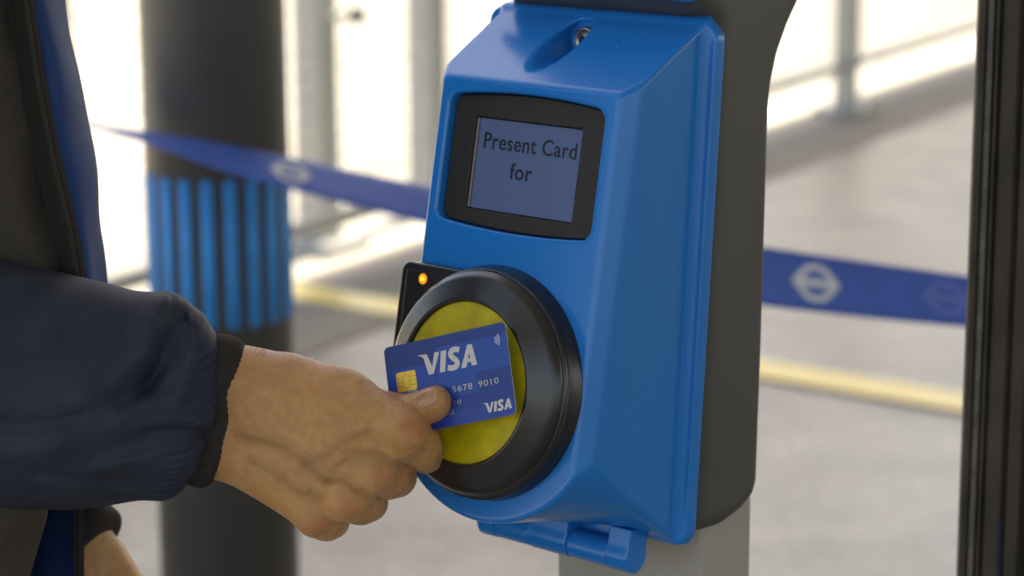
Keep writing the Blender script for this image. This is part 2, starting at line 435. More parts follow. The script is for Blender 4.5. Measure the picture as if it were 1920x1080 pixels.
gpart('blue_reflection', 1895.5, 1898, .005, .012, M_gpb, .0003, 1.32)  # blue reflection on the post edge, put in as a thin coloured strip
gpart('base_shoe', 1816, 2120, -.010, .034, M_gps, .003, 2.05)

# ================================================================== CARD READER
RA = math.radians(-41); TAU = math.atan(.2)
rU = np.array([math.cos(RA), math.sin(RA), 0]); rN = np.array([math.sin(RA), -math.cos(RA), 0]); rZ = np.array([0, 0, 1.])
E1 = rU; E2 = rZ*math.cos(TAU)-rN*math.sin(TAU); E3 = rZ*math.sin(TAU)+rN*math.cos(TAU)
RB = np.stack([E1, E2, E3]); RO = at(868, 716, 1.405); MM = .0009825
def rw(p): return RO + (np.asarray(p, float)*MM) @ RB           # reader-local mm (right, up the face, out of the face) -> world
VU = np.array([0, .98058, .19612]); VD = np.array([0, -.19612, .98058])   # world up / horizontal outwards, in reader mm
reader = empty('card_reader', (*rw((0, -90, -180))[:2], 0), 'bright blue ticket card reader with small screen and yellow target on a grey post', 'card reader')
def rsdf(name, fn, lo, hi, h, m, parent=None, newton=2):
    V, Q = sdf_mesh(fn, lo, hi, h, newton=newton); return fast_mesh(name, rw(V), Q, m, parent or reader)

def cf(b): return -87+.119*(b-232)                 # front of the rear flange
def win2(a, b, ca, cb, ha, hb, r, bow_t, bow_b):
    x = np.clip((a-ca)/ha, -1, 1); up = (b > cb)
    hb_ = hb+np.where(up, bow_t, bow_b)*(1-x*x)
    qx = np.abs(a-ca)-ha+r; qy = np.abs(b-cb)-hb_+r
    return np.minimum(np.maximum(qx, qy), 0)+np.sqrt(np.maximum(qx, 0)**2+np.maximum(qy, 0)**2)-r
def cover(p):
    a, b, c = p[:, 0], p[:, 1], p[:, 2]
    t = np.clip((-25-c)/92, 0, 1)
    ac = np.clip(a-1, -79, 79)
    bot = -np.sqrt(86.**2-ac*ac)*(1-t)-85*t
    side = smax(a-80-.02*(-25-c), -76-.05*(-25-c)-a, 1)
    d = smax(c+25, side, 2.0)
    d = smax(d, .80*(np.abs(a-2)-70.5)+.60*(c+25), 2.0)          # soft chamfer along the two upright edges
    d = smax(d, .779*b+.628*c-126.3, 2.6)
    d = smax(d, (bot-b)*.85, 3.2)
    d = smax(d, cf(b)-6-c, 1)
    q = np.maximum(0, 0)
    fa = np.abs(a+1)-91+11; fb = np.abs(b-71.5)-161+11
    f2 = np.minimum(np.maximum(fa, fb), 0)+np.sqrt(np.maximum(fa, 0)**2+np.maximum(fb, 0)**2)-11
    fz = np.abs(c-cf(b)+5)-5
    d = smin(d, round_join(f2, fz*.993, 2.0), 6.5)
    cut = round_join(win2(a, b, .75, 133.2, 61.5, 38.4, 7, 4.2, 3.4), -(c+40), .6)
    d = smax(d, -cut, 2.4)
    # key recess: a level bore with the lock at its far end
    qb = b-210; qc = c+60; s = -.2*qb+.98*qc
    rad = np.sqrt((a+7)**2+(qb+.2*s)**2+(qc-.98*s)**2)
    bore = round_join(rad-12.5, -(s+27), 2.0)
    d = smax(d, -bore, 3.0)
    return d
rsdf('cover', cover, (-100, -98, -140), (98, 238, -20), 1.1, M_blue)

def frame(p):
    a, b, c = p[:, 0], p[:, 1], p[:, 2]
    o = win2(a, b, .75, 133.2, 60.9, 37.8, 6.4, 4.2, 3.4)
    d = round_join(o, np.abs(c+34.2)-3.6, .8)
    wi = np.maximum(np.abs(a-.3)-42.6, np.abs(b-131.0)-28.4)
    d2 = np.maximum(d, -round_join(wi, -(c+35.0), .4))
    return d2
fr = rsdf('screen_surround', frame, (-64, 88, -40), (66, 180, -28), .85, M_frame)
def rquad(name, a0, a1, b0, b1, c, m, parent):
    V = [rw((a0, b0, c)), rw((a1, b0, c)), rw((a1, b1, c)), rw((a0, b1, c)), rw((a0, b0, c-.8)), rw((a1, b0, c-.8)), rw((a1, b1, c-.8)), rw((a0, b1, c-.8))]
    return mesh(name, V, [(0,1,2,3),(7,6,5,4),(0,4,5,1),(1,5,6,2),(2,6,7,3),(3,7,4,0)], m, parent, False)
disp = rquad('display', -41.6, 42.3, 103.2, 158.8, -34.2, M_lcd, reader)
bm = bmesh.new()
V = []
rquad('window_highlight', -42.1, -41.0, 103.2, 158.8, -32.4, mat('window_highlight_tan', (.30, .25, .19), .4), fr)  # highlight on the recess's left wall, put in as a light-coloured strip

def text_mesh(body, size, extr=0.0, offset=0.0, space=1.0):
    cu = bpy.data.curves.new('t', 'FONT'); cu.body = body; cu.size = size; cu.extrude = extr; cu.offset = offset; cu.space_character = space
    cu.resolution_u = 4
    ob = bpy.data.objects.new('t', cu); C.objects.link(ob); bpy.context.view_layer.update()
    me = bpy.data.meshes.new_from_object(ob.evaluated_get(bpy.context.evaluated_depsgraph_get()))
    bpy.data.objects.remove(ob); bpy.data.curves.remove(cu)
    V = np.array([v.co[:] for v in me.vertices]); Fc = [tuple(q.vertices) for q in me.polygons]; bpy.data.meshes.remove(me)
    return V, Fc
def reader_text(body, a0, a1, b0, c, size, parent):
    V, Fc = text_mesh(body, size, .12, .006*size, 1.06)
    wd = V[:, 0].max()-V[:, 0].min(); V[:, 0] = (V[:, 0]-V[:, 0].min())*(a1-a0)/wd+a0; V[:, 1] += b0; V[:, 2] += c
    return mesh('lettering', rw(V), Fc, M_text, parent, False)
reader_text('Present Card', -36.2, 37.6, 140.8, -33.9, 14.2, disp)
reader_text('for', -12.6, 5.2, 123.9, -33.9, 14.2, disp)

# small scuffs in the paint
def scuff(pts, wd):
    bm = bmesh.new(); nrm = np.array([0, .779, .628]); P_ = [np.array(p, float) for p in pts]; A_ = []
    for i, p in enumerate(P_):
        d_ = P_[min(i+1, len(P_)-1)]-P_[max(i-1, 0)]; d_ /= np.linalg.norm(d_); sd = np.cross(nrm, d_); ww = wd*(.4 if i in (0, len(P_)-1) else 1)
        p = p+nrm*(126.3-p @ nrm+.25); A_.append((bm.verts.new(rw(p+sd*ww/2)), bm.verts.new(rw(p-sd*ww/2))))
    for (a, b), (c, d_) in zip(A_, A_[1:]): bm.faces.new((a, c, d_, b))
    return bm_obj('scuff_mark', bm, M_scuff, reader)
M_scuff = mat('paint_scuff', (.42, .50, .60), .6)
scuff([(-45.5, 206.5, -56), (-44.6, 207, -56), (-43.6, 206.6, -56)], .8)
scuff([(-24.6, 196.6, -43), (-23.2, 195, -41), (-20.5, 193.2, -39)], .55)
scuff([(36, 212, -62), (38, 210.5, -60)], .5)

# lock in the key recess
lb = np.array([0, -.2, .98]); lu = np.array([0, .98, .2]); l0 = np.array([-7, 210, -60])-lb*27
V, Fc = lathe([(0, 0), (8.5, 0), (8.5, 3.0), (7.6, 4.0), (6.2, 4.0), (6.0, 3.0), (4.0, 3.0), (3.8, 4.4), (0, 4.4)], 40)
lock = mesh('key_lock', rw(l0+V[:, :1]*[1, 0, 0]+V[:, 1:2]*lu+V[:, 2:]*lb), Fc, M_metal, reader)
kv = [l0+lb*4.7+np.array([x, 0, 0])+lu*y for x, y in ((-.7, -2.8), (.7, -2.8), (.7, 2.8), (-.7, 2.8))]
mesh('keyhole', rw(np.array(kv)), [(0, 1, 2, 3)], M_black, lock, False)

# black pad with lamp, satin ring and yellow target
def pad(p):
    a, b, c = p[:, 0], p[:, 1], p[:, 2]
    circ = np.sqrt((a)**2+(b+1)**2)-70.5
    qa = np.abs(a+39.5)-34.5+7; qb = np.abs(b-24)-41+7
    bx = np.minimum(np.maximum(qa, qb), 0)+np.sqrt(np.maximum(qa, 0)**2+np.maximum(qb, 0)**2)-7
    d2 = np.minimum(circ, bx)
    top = round_join(d2, np.abs(c+20)-6.0, 1.6)
    inner = round_join(d2+5.0, np.abs(c+14)-.45, .3)
    return np.minimum(top, inner)
padm = rsdf('reader_pad', pad, (-80, -76, -28), (76, 70, -11), 1.0, M_black)
prof0 = [(48.6, -5, 0), (48.7, -.4, .25), (49.6, 1.0, .5), (51.0, 1.0, .5), (65.4, -5.8, 2.0), (68.3, -9.6, 1.0), (68.2, -10.9, .2), (67.6, -11.2, .2), (67.7, -11.9, .2), (69.2, -12.3, .6), (72.0, -24.6, .3), (72.2, -26.5, 0)]
prof = []
for i_, (r_, z_, bv) in enumerate(prof0):
    if not bv: prof.append((r_, z_)); continue
    p_ = np.array((r_, z_)); a_ = np.array(prof0[i_-1][:2])-p_; c_ = np.array(prof0[i_+1][:2])-p_
    la, lc = np.linalg.norm(a_), np.linalg.norm(c_); t_ = min(bv, la*.4, lc*.4); A0 = p_+a_/la*t_; C0 = p_+c_/lc*t_
    prof += [tuple(A0+a_/la*min(.2, la*.1)), tuple(A0), tuple(A0*.25+p_*.5+C0*.25), tuple(C0), tuple(C0+c_/lc*min(.2, lc*.1))]
V, Fc = lathe(prof, 160); V[:, 1] -= .5
ring = mesh('target_ring', rw(V), Fc, M_bezel, reader)
V, Fc = lathe([(0, -1.6), (30, -1.6), (48.9, -1.6)], 96); V[:, 1] -= .5
mesh('yellow_target', rw(V), Fc, M_disc, ring)
for nm, r0_, r1_, z, m in (('lamp_lens', 0.01, 3.5, -13.0, M_led), ('lamp_core', 0.01, 1.9, -12.6, M_led2)):
    V, Fc = lathe([(r0_, z), (r1_*.7, z-.1), (r1_, z-.6)], 28); V[:, 0] += -54.6; V[:, 1] += 55.6
    mesh(nm, rw(V), Fc, m, padm)

# hinge along the bottom edge
hv, hd = 0, 0
HC = np.array([0, -101.5, -112.])
def rbox_local(name, a0, a1, fn, m=M_blue): pass
def hinge_fn(blocks, barrels):
    def fn(p):
        a, b, c = p[:, 0], p[:, 1], p[:, 2]
        r = np.sqrt((b-HC[1])**2+(c-HC[2])**2)
        d = np.full(len(p), 1e3, np.float32)
        for a0, a1 in blocks:
            body = smin(r-9.6, np.maximum(np.abs(c-HC[2]-.2)-9.4, np.abs(b-HC[1]-9)-9.5), 3)
            d = np.minimum(d, round_join(body, np.abs(a-(a0+a1)/2)-(a1-a0)/2, 1.0))
        for a0, a1 in barrels:
            d = np.minimum(d, round_join(r-9.2, np.abs(a-(a0+a1)/2)-(a1-a0)/2, .8))
        return d
    return fn
A = [(-62, -48.5), (-18, 13), (46, 63)]; Bq = [(-48.2, -18.3), (13.3, 45.7)]
for a0, a1 in A:
    rsdf('hinge_block', hinge_fn([(a0, a1)], []), (a0-2, -115, -124), (a1+2, -78, -100), .9, M_blue)
def leaf(p): return np.maximum(np.maximum(np.abs(p[:, 0]-.5)-61.5, np.abs(p[:, 1]+95)-11), np.abs(p[:, 2]+120.5)-2)
rsdf('hinge_leaf', leaf, (-65, -110, -126), (66, -80, -115), 1.0, M_blue)
for a0, a1 in Bq:
    rsdf('hinge_barrel', hinge_fn([], [(a0, a1)]), (a0-2, -115, -124), (a1+2, -85, -100), .9, M_blue)

# dark housing behind the cover, flaring into the head
HP = [(-110, -126), (-114, -138), (-115.5, -160), (-111, -182), (-103, -196), (-93, -200.5), (0, -203.5), (150, -206.4), (165, -208.5), (183, -214.5), (200, -225), (217, -239), (240, -262), (290, -300), (340, -318),
      (350, -300), (350, -150), (330, -118), (226, -118), (216, -128), (208, -142)]
def housing(p):
    v = p[:, 1]*.98058+p[:, 2]*.19612; d = -.19612*p[:, 1]+.98058*p[:, 2]
    d2 = polygon2(v, d, HP)
    return round_join(d2, np.abs(p[:, 0]+0)-81, 13)
rsdf('housing', housing, (-90, -125, -330), (90, 420, -40), 3.0, M_hous)
def lv(u, v, d): return np.array([u, v*.98058-d*.19612, v*.19612+d*.98058])
# blue panel on the head
def rprism(name, poly, a0, a1, m, bev=.002):
    bm = bmesh.new(); A_ = [bm.verts.new(rw(lv(a0, v, d))) for v, d in poly]; B2 = [bm.verts.new(rw(lv(a1, v, d))) for v, d in poly]
    n = len(poly); bm.faces.new(A_); bm.faces.new(B2[::-1])
    for i in range(n): bm.faces.new((A_[i], B2[i], B2[(i+1) % n], A_[(i+1) % n]))
    bmesh.ops.recalc_face_normals(bm, faces=bm.faces)
    if bev: bmesh.ops.bevel(bm, geom=bm.edges[:], offset=bev, segments=2, affect='EDGES', profile=.5)
    return bm_obj(name, bm, m, reader, True)
rprism('head_panel', [(224, -112), (330, -112), (330, -119), (224, -119)], -84, 84, M_blue)

# square post
bm = bmesh.new(); pc = rw(np.array([5, -107, -207])); rrot = Matrix(((rU[0], -rN[0], 0), (rU[1], -rN[1], 0), (0, 0, 1)))
top = rw(np.array([5, -60, -207]))[2]
add_box(bm, (pc[0], pc[1], top/2), (.119, .056, top), rrot, .0035, 3); bm_obj('post', bm, M_pole, reader, True)
bm = bmesh.new(); add_box(bm, (pc[0], pc[1], .006), (.26, .20, .012), rrot, .002); bm_obj('base_plate', bm, M_steel, reader)

# ================================================================== PAYMENT CARD
M_card = bpy.data.materials.new('blue_card_print'); M_card.use_nodes = True
M_white = mat('card_white_print', (.60, .55, .52), .4)
M_chip = mat('gold_chip', (.62, .36, .05), .34, metal=.75)
M_chipl = mat('chip_grooves', (.16, .09, .02), .5)
M_silver = mat('silver_embossing', (.30, .29, .29), .35, metal=.9)
M_edge = mat('card_edge', (.55, .50, .50), .5)
kTL = at(719, 653, 1.4157); kTR = at(946.5, 603, 1.3731); kBR = at(968.5, 776, 1.3641)
kx = (kTR-kTL); kx /= np.linalg.norm(kx); ky = kTR-kBR; ky -= kx*(ky @ kx); ky /= np.linalg.norm(ky); kz = np.cross(kx, ky)
kO = kTR-kx*.0856-ky*.054
def kw(x, y, z=0): return kO+kx*x*.001+ky*y*.001+kz*z*.001
def rrect(w_, h_, r, n=8):
    P = []
    for cx, cy, a0 in ((w_-r, h_-r, 0), (r, h_-r, 90), (r, r, 180), (w_-r, r, 270)):
        for i in range(n+1):
            t = math.radians(a0+90*i/n); P.append((cx+r*math.cos(t), cy+r*math.sin(t)))
    return P
P = rrect(85.6, 54, 3.2); n = len(P)
V = [kw(x, y, 0) for x, y in P]+[kw(x, y, -.76) for x, y in P]
me_faces = [tuple(range(n)), tuple(range(2*n-1, n-1, -1))]+[(i, i+n, (i+1) % n+n, (i+1) % n) for i in range(n)]
bm = bmesh.new(); vv = [bm.verts.new(v) for v in V]
for k, f in enumerate(me_faces):
    fc = bm.faces.new([vv[i] for i in f]); fc.material_index = 0 if k < 2 else 1
me = bpy.data.meshes.new('payment_card')
bmesh.ops.recalc_face_normals(bm, faces=bm.faces); bm.to_mesh(me); bm.free()
card = bpy.data.objects.new('payment_card', me); C.objects.link(card); me.materials.append(M_card); me.materials.append(M_edge)
uv = me.uv_layers.new(name='UVMap')
for l in me.loops:
    q = np.array(me.vertices[l.vertex_index].co)-kO; uv.data[l.index].uv = (q @ kx/.001, q @ ky/.001)
tag(card, 'blue bank payment card with gold chip held over the yellow target', 'bank card')
# printed blue blocks: a procedural pattern of rectangles in card millimetres
N = M_card.node_tree.nodes; L = M_card.node_tree.links; bsdf = N['Principled BSDF']; bsdf.inputs['Roughness'].default_value = .38
bsdf.inputs['Coat Weight'].default_value = .05; bsdf.inputs['Specular IOR Level'].default_value = .3
uvn = N.new('ShaderNodeUVMap'); uvn.uv_map = 'UVMap'; sep = N.new('ShaderNodeSeparateXYZ'); L.new(uvn.outputs[0], sep.inputs[0])
def mth(op, a, b=None):
    m_ = N.new('ShaderNodeMath'); m_.operation = op
    for i, x in enumerate((a, b)):
        if x is None: continue
        if isinstance(x, (int, float)): m_.inputs[i].default_value = x
        else: L.new(x, m_.inputs[i])
    return m_.outputs[0]
def rect_mask(x0, x1, y0, y1):
    X_, Y_ = sep.outputs[0], sep.outputs[1]
    return mth('MULTIPLY', mth('MULTIPLY', mth('GREATER_THAN', X_, x0), mth('LESS_THAN', X_, x1)), mth('MULTIPLY', mth('GREATER_THAN', Y_, y0), mth('LESS_THAN', Y_, y1)))
cur = None; base = (.010, .040, .26)
for (x0, x1, y0, y1), colr in (((0, 36, 39.5, 54), (.009, .034, .20)), ((36, 85.6, 47.5, 54), (.009, .037, .215)), ((36, 85.6, 28.5, 47.5), (.007, .066, .34)),
                          ((0, 33, 13, 39.5), (.010, .054, .34)), ((33, 62, 17, 28.5), (.007, .064, .33)), ((62, 85.6, 17, 28.5), (.009, .039, .23)), ((0, 85.6, -1, 8), (.014, .048, .30))):
    mk = rect_mask(x0, x1, y0, y1); mx = N.new('ShaderNodeMix'); mx.data_type = 'RGBA'; L.new(mk, mx.inputs[0])
    if cur is None: mx.inputs[6].default_value = (*base, 1)
    else: L.new(cur, mx.inputs[6])
    mx.inputs[7].default_value = (*colr, 1); cur = mx.outputs[2]
L.new(cur, bsdf.inputs['Base Color'])

# map of the print: position in an enlarged view of the card -> card millimetres
ax_ = np.array([1020, -223])/85.6; ay_ = np.array([-103, -775])/54.; o_ = np.array([130, 283])+np.array([103, 775.])
Ainv = np.linalg.inv(np.stack([ax_, ay_], 1))
def zc_(x, y): return Ainv @ (np.array([x, y])-o_)
def card_poly(bm, pts, z=.06, hole=None):
    vs_ = [bm.verts.new(kw(x, y, z)) for x, y in pts]
    return vs_
def stroke(bm, pts, wd, z):
    pts = [np.array(p, float) for p in pts]; A_ = []; B_ = []
    for i, p in enumerate(pts):
        d = pts[min(i+1, len(pts)-1)]-pts[max(i-1, 0)]; d /= np.linalg.norm(d); nn = np.array([-d[1], d[0]])
        ww = wd[i] if hasattr(wd, '__len__') else wd
        A_.append(bm.verts.new(kw(*(p+nn*ww/2), z))); B_.append(bm.verts.new(kw(*(p-nn*ww/2), z)))
    for i in range(len(pts)-1): bm.faces.new((A_[i], A_[i+1], B_[i+1], B_[i]))
def spline(P, n=6):
    P = [np.array(p, float) for p in P]; P = [2*P[0]-P[1]]+P+[2*P[-1]-P[-2]]; out = []
    for i in range(1, len(P)-2):
        for k in range(n):
            t = k/n; a, b, c, d = P[i-1:i+3]
            out.append(.5*((2*b)+(-a+c)*t+(2*a-5*b+4*c-d)*t*t+(-a+3*b-3*c+d)*t**3))
    return out+[P[-2]]
def wordmark(xf, z=.06):
    bm = bmesh.new()
    def poly(pts): bm.faces.new([bm.verts.new(kw(*xf(zc_(*p)), z)) for p in pts])
    # V with its winged left arm, in pieces
    poly([(422, 349), (497, 334), (506, 344), (478, 374), (462, 359)])
    poly([(506, 344), (552, 442), (565, 503), (522, 510), (478, 374)])
    poly([(552, 442), (566, 321), (609, 312), (565, 503)])
    poly([(622, 309), (668, 300), (661, 484), (617, 491)])
    S = spline([zc_(*p) for p in ((776, 296), (741, 293), (711, 309), (704, 338), (723, 364), (752, 388), (763, 416), (747, 442), (716, 453), (683, 450))], 6)
    stroke(bm, [xf(p) for p in S], float(np.linalg.norm(xf(zc_(100, 0))-xf(zc_(0, 0))))*.40, z)
    poly([(842, 256), (880, 248), (858, 322), (838, 447), (795, 455)])
    poly([(858, 322), (880, 248), (928, 422), (884, 431), (877, 400)])
    poly([(846, 405), (850, 372), (872, 368), (878, 400)])
    return bm
idf = lambda p: p
bm_obj('brand_lettering', wordmark(idf), M_white, card)
pA = zc_(422, 349); pB = zc_(928, 422); qA = zc_(978, 752); qB = zc_(1216, 788)
sc_ = np.linalg.norm(qB-qA)/np.linalg.norm(pB-pA)
bm_obj('brand_lettering', wordmark(lambda p: qA+(p-pA)*sc_), M_white, card)
# contactless waves
bm = bmesh.new()
for k, (x0, r) in enumerate(((1050, 1.9), (1066, 2.9), (1080, 3.9), (1094, 4.9))):
    c0 = zc_(1042, 224); pts = [c0+np.array([math.cos(t), math.sin(t)])*(r+.7) for t in np.radians(np.linspace(-36, 36, 10))]
    stroke(bm, pts, .46, .06)
bm_obj('contactless_waves', bm, M_white, card)
# chip
ch0, ch1 = zc_(262, 675), zc_(415, 485); cw, chh = 14.0, 11.8; cb = zc_(262, 672)
bm = bmesh.new(); P = rrect(cw, chh, 1.6, 5); n = len(P)
vv = [bm.verts.new(kw(cb[0]+x, cb[1]+y, .12)) for x, y in P]; v0 = [bm.verts.new(kw(cb[0]+x, cb[1]+y, 0)) for x, y in P]
bm.faces.new(vv)
for i in range(n): bm.faces.new((v0[i], v0[(i+1) % n], vv[(i+1) % n], vv[i]))
chip = bm_obj('chip', bm, M_chip, card)
bm = bmesh.new()
def gl(*pts): stroke(bm, [(cb[0]+x*cw, cb[1]+y*chh) for x, y in pts], .26, .16)
gl((.38, .18), (.62, .18)); gl((.38, .82), (.62, .82)); gl((.36, .18), (.33, .5), (.36, .82)); gl((.64, .18), (.67, .5), (.64, .82))
for y in (.28, .5, .72): gl((.02, y), (.35, y)); gl((.65, y), (.98, y))
gl((.5, .82), (.5, .98)); gl((.5, .02), (.5, .18))
bm_obj('contact_grooves', bm, M_chipl, chip)
def card_text(name, body, x0, x1, y0, size, m, z=.05, ex=.18):
    V, Fc = text_mesh(body, size, ex, 0, 1.1)
    wd = V[:, 0].max()-V[:, 0].min(); V[:, 0] = (V[:, 0]-V[:, 0].min())*(x1-x0)/wd+x0; V[:, 1] += y0; V[:, 2] += z+ex
    Wv = kO+V[:, :1]*.001*kx+V[:, 1:2]*.001*ky+V[:, 2:]*.001*kz
    return mesh(name, Wv, Fc, m, card, False)
p0 = zc_(730, 662); p1 = zc_(895, 625); p2 = zc_(945, 612); p3 = zc_(1110, 580)
card_text('card_number', '5678', p0[0], p1[0], p0[1], 5.1, M_silver)
card_text('card_number', '9010', p2[0], p3[0], p0[1], 5.1, M_silver)
q0 = zc_(300, 700); q1 = zc_(440, 690)
card_text('small_number', '000', q0[0], q1[0], q0[1]-.2, 3.6, M_silver)
q0 = zc_(640, 783); q1 = zc_(803, 755)
card_text('expiry_date', '2/20', q0[0]+1.5, q1[0], q0[1]-.3, 3.5, M_silver)
q0 = zc_(600, 870); q1 = zc_(748, 838)
card_text('holder_lettering', 'ARE', q0[0]+3.0, q1[0], q0[1]-.4, 3.5, M_silver)

# ================================================================== PERSON
# arm frame: X right, Y up, Z towards the viewer, in mm about a point near the hand
HD = 1.40; HO = at(640, 820, HD)
HB = np.stack([RT, UP, -fw])
def hp(px, py, z): return (HB @ (at(px, py, HD-z*.001)-HO))*1000
def hw(p): return HO + (np.asarray(p, float)*.001) @ HB
ku = .3141

I_M, I_P, I_D, I_T = hp(761, 813, 19), hp(797, 849, -19), hp(796, 800, -30), hp(772, 772, -15)
M_M, M_P, M_D, M_T = hp(700, 885, 16), hp(743, 895, -23), hp(712, 862, -46), hp(690, 850, -34)
R_M, R_P, R_D, R_T = hp(648, 937, 9), hp(691, 942, -26), hp(664, 905, -46), hp(640, 890, -34)
P_M, P_P, P_D, P_T = hp(590, 968, -1), hp(622, 977, -28), hp(606, 945, -42), hp(590, 925, -34)
WR_A, WR_B = hp(430, 720, -22), hp(415, 832, -24)
FA_A, FA_B = hp(250, 730, -20), hp(240, 820, -22)
T_C, T_M, T_I, T_T = hp(500, 712, -26), hp(672, 752, -19), hp(777, 772, 3.5), hp(817, 751, 12.5)
VEINS = [  # polylines over the back of the hand: points, height, half-width
    (((450, 812), (477, 818), (534, 832), (575, 861), (612, 893), (645, 893), (668, 912)), 1.9, 3.3),
    (((612, 893), (628, 865), (653, 849), (710, 853), (758, 862)), 1.4, 3.0),
    (((470, 860), (520, 884), (560, 915), (600, 925)), 1.1, 3.2),
    (((575, 861), (610, 850), (650, 820), (690, 800)), .7, 3.4),
    (((480, 770), (560, 775), (640, 790), (740, 806)), 1.1, 6.0),     # tendons
    (((470, 800), (560, 822), (640, 850), (700, 876)), 1.0, 5.0),
]
def poly_dist(x, y, pts):
    d = np.full(x.shape, 1e9, np.float32)
    for (ax, ay), (bx, by) in zip(pts, pts[1:]):
        ex, ey = bx-ax, by-ay; t = np.clip(((x-ax)*ex+(y-ay)*ey)/(ex*ex+ey*ey), 0, 1)
        d = np.minimum(d, np.hypot(x-ax-ex*t, y-ay-ey*t))
    return d
def px2(pts): return [tuple(hp(x, y, 15)[:2]) for x, y in pts]
VE = [(px2(p), a, wd) for p, a, wd in VEINS]
def ud(a, b): v = (b-a); return v/np.linalg.norm(v)
def hand(p):
    # back of the hand
    d = capsule(p, WR_A, hp(640, 790, 0), 19, 17)
    d = smin(d, capsule(p, WR_A, I_M+[-6, 2, -4], 19, 12.5), 14)
    d = smin(d, capsule(p, hp(440, 800, -20), M_M, 19, 12.0), 16)
    d = smin(d, capsule(p, WR_B, R_M, 17, 11.5), 14)
    d = smin(d, capsule(p, WR_B+[4, 0, 0], P_M, 17, 10.5), 12)
    d = smin(d, capsule(p, FA_A, WR_A, 24, 20), 12); d = smin(d, capsule(p, FA_B, WR_B, 22, 17), 12)
    d = smin(d, capsule(p, hp(560, 850, -26), hp(680, 870, -24), 18, 14), 16)      # palm
    # thumb side
    th = capsule(p, T_C, T_M, 14.5, 11.0)
    d = smin(d, th, 16)
    d = smin(d, capsule(p, T_M, hp(705, 795, -6), 9, 8), 12)                       # web
    d = smin(d, capsule(p, hp(545, 712, -16), hp(645, 733, -6), 13.5, 10.0), 12); d = smin(d, capsule(p, hp(638, 731, -7), hp(754, 798, 11), 9.2, 10.6), 14)      # muscle in front of the thumb
    # folded fingers
    def finger(Mm, Pp, Dd, Tt, r):
        f = capsule(p, Mm, Pp, r[0], r[1]); f = smin(f, ellipsoid(p, Mm*.45+Pp*.55+np.array([2.4, -1.6, 3.5]), (r[0]*1.03,)*3), 10); f = smin(f, ellipsoid(p, Pp, (r[1]*1.04,)*3), 6)
        f = smin(f, capsule(p, Pp, Dd, r[1]*.97, r[2]), 3); return smin(f, capsule(p, Dd, Tt, r[2], r[3]), 3)
    fi = finger(I_M, I_P, I_D, I_T, (11.4, 10.6, 8.6, 7.8))
    fm = finger(M_M, M_P, M_D, M_T, (11.2, 10.6, 9, 8))
    fr_ = finger(R_M, R_P, R_D, R_T, (10.8, 10.1, 8.6, 7.6))
    fp = finger(P_M, P_P, P_D, P_T, (10.0, 9.0, 7.6, 6.8))
    fs = smin(smin(smin(fi, fm, 1.6), fr_, 1.6), fp, 1.6)
    d = smin(d, fs, 7)
    # knuckle heads
    for c, r in ((I_M, 8.4), (M_M, 8.6), (R_M, 8.2), (P_M, 7.6)):
        d = smin(d, ellipsoid(p, c+np.array([1.0, -.5, 2.9]), (r, r, r)), 8)
    # thumb tip, kept apart from the knuckle in front of it
    t = capsule(p, T_M, T_I, 10.0, 8.8); t = smin(t, ellipsoid(p, T_I+[0, 1, 0], (9.6, 9.6, 9.2)), 4)
    tip = capsule(p, T_I, T_T, 8.9, 8.6); tip = smin(tip, ellipsoid(p, (T_I*.35+T_T*.65)+[2, -1, -1.5], (10.5, 9.3, 8.2)), 5)
    t = smin(t, tip, 4)
    d = smin(d, t, 2.2)
    # veins, tendons, finger webbing on the side that faces out
    x, y, z = p[:, 0], p[:, 1], p[:, 2]
    m = np.clip((z+14)/14, 0, 1)
    for pts, a, wd in VE:
        q = poly_dist(x, y, pts); d = d - a*m*np.exp(-(q/wd)**2)
    # creases over the thumb joint
    ax_t = ud(T_I, T_T); s = (p-T_I) @ ax_t
    nt_ = np.linalg.norm(p-T_I-s[:, None]*ax_t, axis=1) < 13
    for s0 in (-3.2, -.4, 2.2): d = d + np.where(nt_, .45*np.exp(-((s-s0)/.7)**2), 0)
    return d
HV, HQ = sdf_mesh(hand, (-150, -75, -75), (72, 62, 42), .9, slack=1.5)

M_skin = bpy.data.materials.new('skin'); M_skin.use_nodes = True
N = M_skin.node_tree.nodes; L = M_skin.node_tree.links; b = N['Principled BSDF']
att = N.new('ShaderNodeAttribute'); att.attribute_name = 'tone'
tc = N.new('ShaderNodeTexCoord')
n1 = N.new('ShaderNodeTexNoise'); n1.inputs['Scale'].default_value = 55; n1.inputs['Detail'].default_value = 5; L.new(tc.outputs['Object'], n1.inputs['Vector'])
n2 = N.new('ShaderNodeTexNoise'); n2.inputs['Scale'].default_value = 480; n2.inputs['Detail'].default_value = 4; L.new(tc.outputs['Object'], n2.inputs['Vector'])
r1 = N.new('ShaderNodeMapRange'); r1.inputs[1].default_value = .3; r1.inputs[2].default_value = .7; r1.inputs[3].default_value = .90; r1.inputs[4].default_value = 1.09
L.new(n1.outputs['Fac'], r1.inputs[0])
mx = N.new('ShaderNodeMix'); mx.data_type = 'RGBA'; mx.blend_type = 'MULTIPLY'; mx.inputs[0].default_value = 1
L.new(att.outputs['Color'], mx.inputs[6]); L.new(r1.outputs[0], mx.inputs[7]); n3 = N.new('ShaderNodeTexNoise'); n3.inputs['Scale'].default_value = 170; n3.inputs['Detail'].default_value = 6; L.new(tc.outputs['Object'], n3.inputs['Vector'])
r3 = N.new('ShaderNodeMapRange'); r3.inputs[1].default_value = .42; r3.inputs[2].default_value = .72; r3.inputs[4].default_value = .38; L.new(n3.outputs['Fac'], r3.inputs[0])
mx3 = N.new('ShaderNodeMix'); mx3.data_type = 'RGBA'; mx3.inputs[7].default_value = (.40, .145, .065, 1); L.new(r3.outputs[0], mx3.inputs[0]); L.new(mx.outputs[2], mx3.inputs[6])
